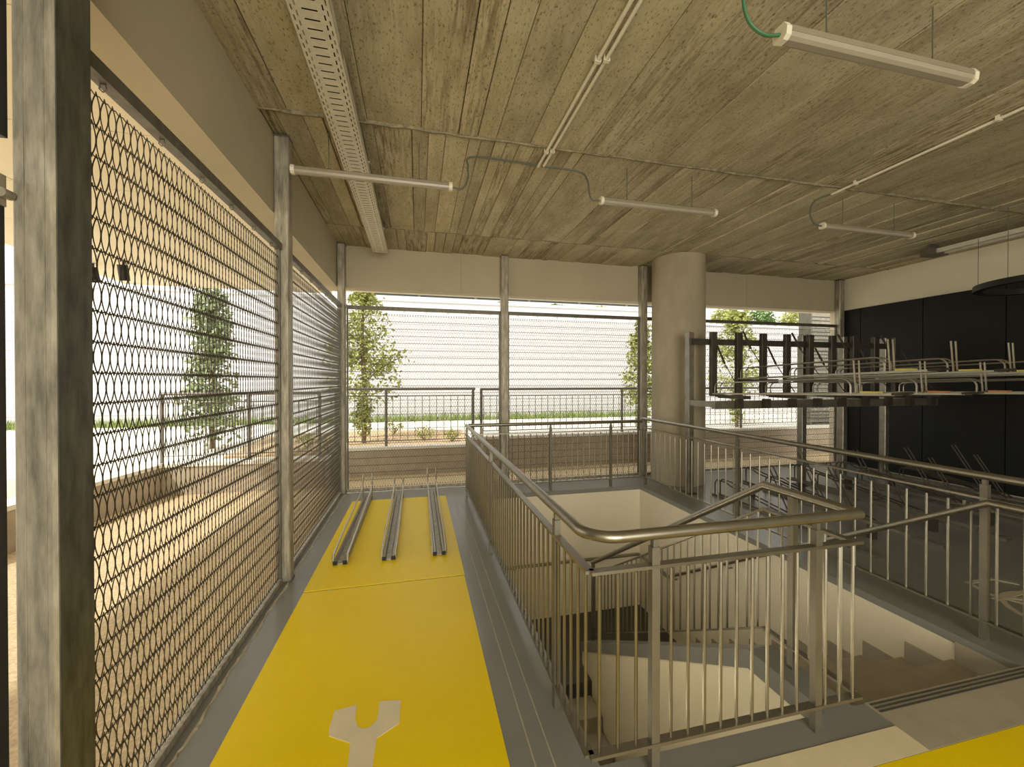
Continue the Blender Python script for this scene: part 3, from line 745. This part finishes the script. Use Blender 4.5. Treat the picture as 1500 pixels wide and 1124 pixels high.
# white louvred boundary wall
def boundary(x0, x1, top, name, label):
    lw = struct(MB().box((x0, 15.06, .2), (x1, 15.25, top-.06)).build(name, M['white']), label, 'wall')
    z = .32
    while z < top-.3:
        MB().prism([(15.06, z), (15.06, z+.283), (15.040, z+.280), (15.034, z+.003)], 'x', x0, x1).build('slat', M['white'], lw); z += .285
    MB().box((x0, 15.0, top-.1), (x1, 15.3, top)).build('coping', M['white'], lw)
boundary(-30, 9.6, 4.66, 'wall_boundary_left', 'tall white louvred boundary wall outside')
boundary(9.6, 30, 4.18, 'wall_boundary_right', 'lower right stretch of the white louvred boundary wall')
# building strip behind the wall
bd = thing('building', 'pale building with a dark window band behind the white wall', 'building', (6, 19, 0))
MB().box((-2.5, 18, 0), (14, 22, 5.35)).build('wall', M['white'], bd)
MB().box((-2.5, 18, 6.6), (14, 22, 8.5)).build('upper_wall', M['white'], bd)
MB().box((-2.4, 18.2, 5.35), (13.9, 21.8, 6.6)).build('window_band', M['glass'], bd)
for x in (0, 2.5, 5, 7.5, 10, 12.5): MB().box((x, 18.12, 5.35), (x+.12, 18.2, 6.6)).build('mullion', M['galv_dark'], bd)
# pilaster outside at the far right
pl = thing('cladding_pier', 'grey ribbed cladding pier outside the far right screen', 'pier', (10.8, 8.8, 0))
MB().box((10.2, 8.6, -.03), (12.5, 9.0, 4)).build('core', M['galv_dark'], pl)
for i in range(40): MB().box((10.15, 8.56, i*.1), (12.5, 8.6, i*.1+.075)).build('rib', M['rack'], pl)

# vegetation
def leaves(n, sampler, size, rng, curl=.35):
    m = MB()
    for _ in range(n):
        c = Vector(sampler(rng)); s = size*rng.uniform(.6, 1.25)
        a = Vector((rng.gauss(0, 1), rng.gauss(0, 1), rng.gauss(0, .7))).normalized(); b = a.orthogonal().normalized()
        b = (b*math.cos(rng.random()*6.28)+a.cross(b)*math.sin(rng.random()*6.28)).normalized(); nn = a.cross(b)
        m.add([c-a*s, c-b*s*.42+nn*s*curl*.3, c+a*s, c+b*s*.42+nn*s*curl*.3], [(0, 1, 2), (0, 2, 3)])
    return m
def tree(x, y, z0, h, rad, kind, label, n, leafm, size, seed, shape):
    rng = random.Random(seed)
    t = thing('tree', label, 'tree', (x, y, z0))
    tr = [(x, y, z0), (x+.03, y, z0+h*.3), (x-.03, y+.02, z0+h*.6), (x, y, z0+h*.93)]
    MB().tube(tr[:3], .05, 7).tube(tr[2:], .028, 6).build('trunk', M['bark'], t, True)
    br = MB(); tips = []
    for i in range(26 if kind == 'cone' else 18):
        f = rng.uniform(.12, .95); a = rng.random()*2*PI; r = rad*shape(f)*rng.uniform(.55, 1)
        p0 = (x, y, z0+h*f*.96); p1 = (x+r*math.cos(a), y+r*math.sin(a), z0+h*f+r*(.15 if kind == 'cone' else .5))
        br.tube([p0, p1], .009, 4); tips.append((p0, p1))
    br.build('branches', M['bark'], t)['kind'] = 'stuff'
    def smp(r):
        if r.random() < .55:
            p0, p1 = r.choice(tips); u = r.uniform(.25, 1.08); s = .10
            return tuple(p0[k]+(p1[k]-p0[k])*u+r.gauss(0, s) for k in range(3))
        f = r.random()**.8; a = r.random()*2*PI; q = rad*shape(f)*math.sqrt(r.random())
        return (x+q*math.cos(a), y+q*math.sin(a), z0+h*(.03+f*.97))
    o = leaves(n, smp, size, rng).build('foliage', leafm, t); o['kind'] = 'stuff'
tree(-4.14, 9.5, .30, 3.4, .62, 'cone', 'narrow grey-green conifer outside the left screen', 2600, M['conif'], .075, 1, lambda f: .35+.65*(1-f)**.8 if f > .1 else .8)
tree(-1.15, 9.3, .34, 3.6, .72, 'round', 'yellow-green leafy tree beyond the far left screen', 4200, M['leaf'], .062, 2, lambda f: .25+.9*math.sin(PI*min(1, .1+f))**.7 if f > .22 else .2)
tree(5.75, 9.6, .30, 3.0, .55, 'round', 'slim leafy tree half hidden behind the concrete column', 2500, M['leaf'], .065, 3, lambda f: .3+.7*math.sin(PI*min(1, .15+f)) if f > .2 else .25)
tree(9.3, 10.2, .30, 3.7, .75, 'round', 'leafy tree outside behind the upper bicycle trays', 2600, M['leaf'], .07, 4, lambda f: .3+.8*math.sin(PI*min(1, .1+f)) if f > .25 else .2)
def bush(x, y, z, rx, ry, rz, n, m, label, seed, size=.06, cat='bush', name='bush', group=None):
    rng = random.Random(seed)
    t = thing(name, label, cat, (x, y, z), group)
    st_ = MB()
    for i in range(5):
        a = rng.random()*6.28; st_.tube([(x, y, z), (x+rx*.6*math.cos(a), y+ry*.6*math.sin(a), z+rz*rng.uniform(.8, 1.5))], .008, 4)
    st_.build('stems', M['bark'], t)
    def smp(r):
        while 1:
            p = [r.uniform(-1, 1) for _ in range(3)]
            if sum(q*q for q in p) < 1: return (x+p[0]*rx, y+p[1]*ry, z+rz+.035+p[2]*rz)
    o = leaves(n, smp, size, rng).build('foliage', m, t); o['kind'] = 'stuff'
struct(MB().box((-2, 15.26, 0), (22, 17.6, 3.85)).build('ground_upper', M['bed']), 'raised planted ground behind the white wall', 'ground')
for i, (x, rx, m, l) in enumerate(((3.4, .75, 'leaf2', 'small bush above the white wall in the first far bay'), (5.6, .6, 'leaf2', 'low bush above the white wall beside the middle far post'), (7.6, .8, 'leaf', 'light bush above the white wall in the second far bay'),
        (13.9, .9, 'leaf', 'pale green bush above the white wall just right of the column'), (15.8, .9, 'leaf2', 'dark green bush above the white wall in the right bay'), (17.75, .95, 'leaf', 'rightmost pale bush above the white wall'))):
    bush(x, 15.9, 3.85, rx, .4, .50 if x < 10 else .62, 1000, M[m], l, 20+i, .09)
for i, (x, y, s, l) in enumerate(((-2.2, 8.9, .22, 'small weed at the left of the planting bed'), (.15, 9.4, .25, 'bright yellow-green weed in the planting bed'), (-1.7, 8.4, .2, 'low weed near the coping'),
        (.75, 9.1, .2, 'weed at the right end of the planting bed'), (-.6, 10.6, .25, 'weed at the back of the planting bed'))):
    bush(x, y, .34, s, s, s*.6, 160, M['leaf'], l, 40+i, .035, 'weed', 'weed_tuft')
rg = random.Random(9); m = MB()
for i in range(5000):
    x = rg.uniform(-14, 9); y = rg.uniform(14.2, 14.85); h = rg.uniform(.08, .32); a = rg.random()*6.28
    m.add([(x-.02*math.cos(a), y-.02*math.sin(a), .30), (x+.02*math.cos(a), y+.02*math.sin(a), .30), (x+rg.gauss(0, .05), y+rg.gauss(0, .05), .30+h)], [(0, 1, 2)])
gr = tag(m.build('grass_strip', M['grass']), 'green grass strip at the foot of the white wall', 'grass'); gr['kind'] = 'stuff'
# two spotlights under the porch soffit
for i, (x, y, l) in enumerate(((-3.85, 5.95, 'left black spotlight under the porch soffit'), (-3.42, 5.75, 'right black spotlight under the porch soffit'))):
    t = thing('spotlight', l, 'spotlight', (x, y, 3.0), 'spotlights under the porch soffit')
    MB().tube([(x, y, 3.13), (x, y, 3.06)], .012, 6).build('stem', M['blackm'], t, True)
    MB().tube([(x, y-.02, 3.08), (x, y+.02, 2.90)], .05, 12).build('head', M['blackm'], t, True)
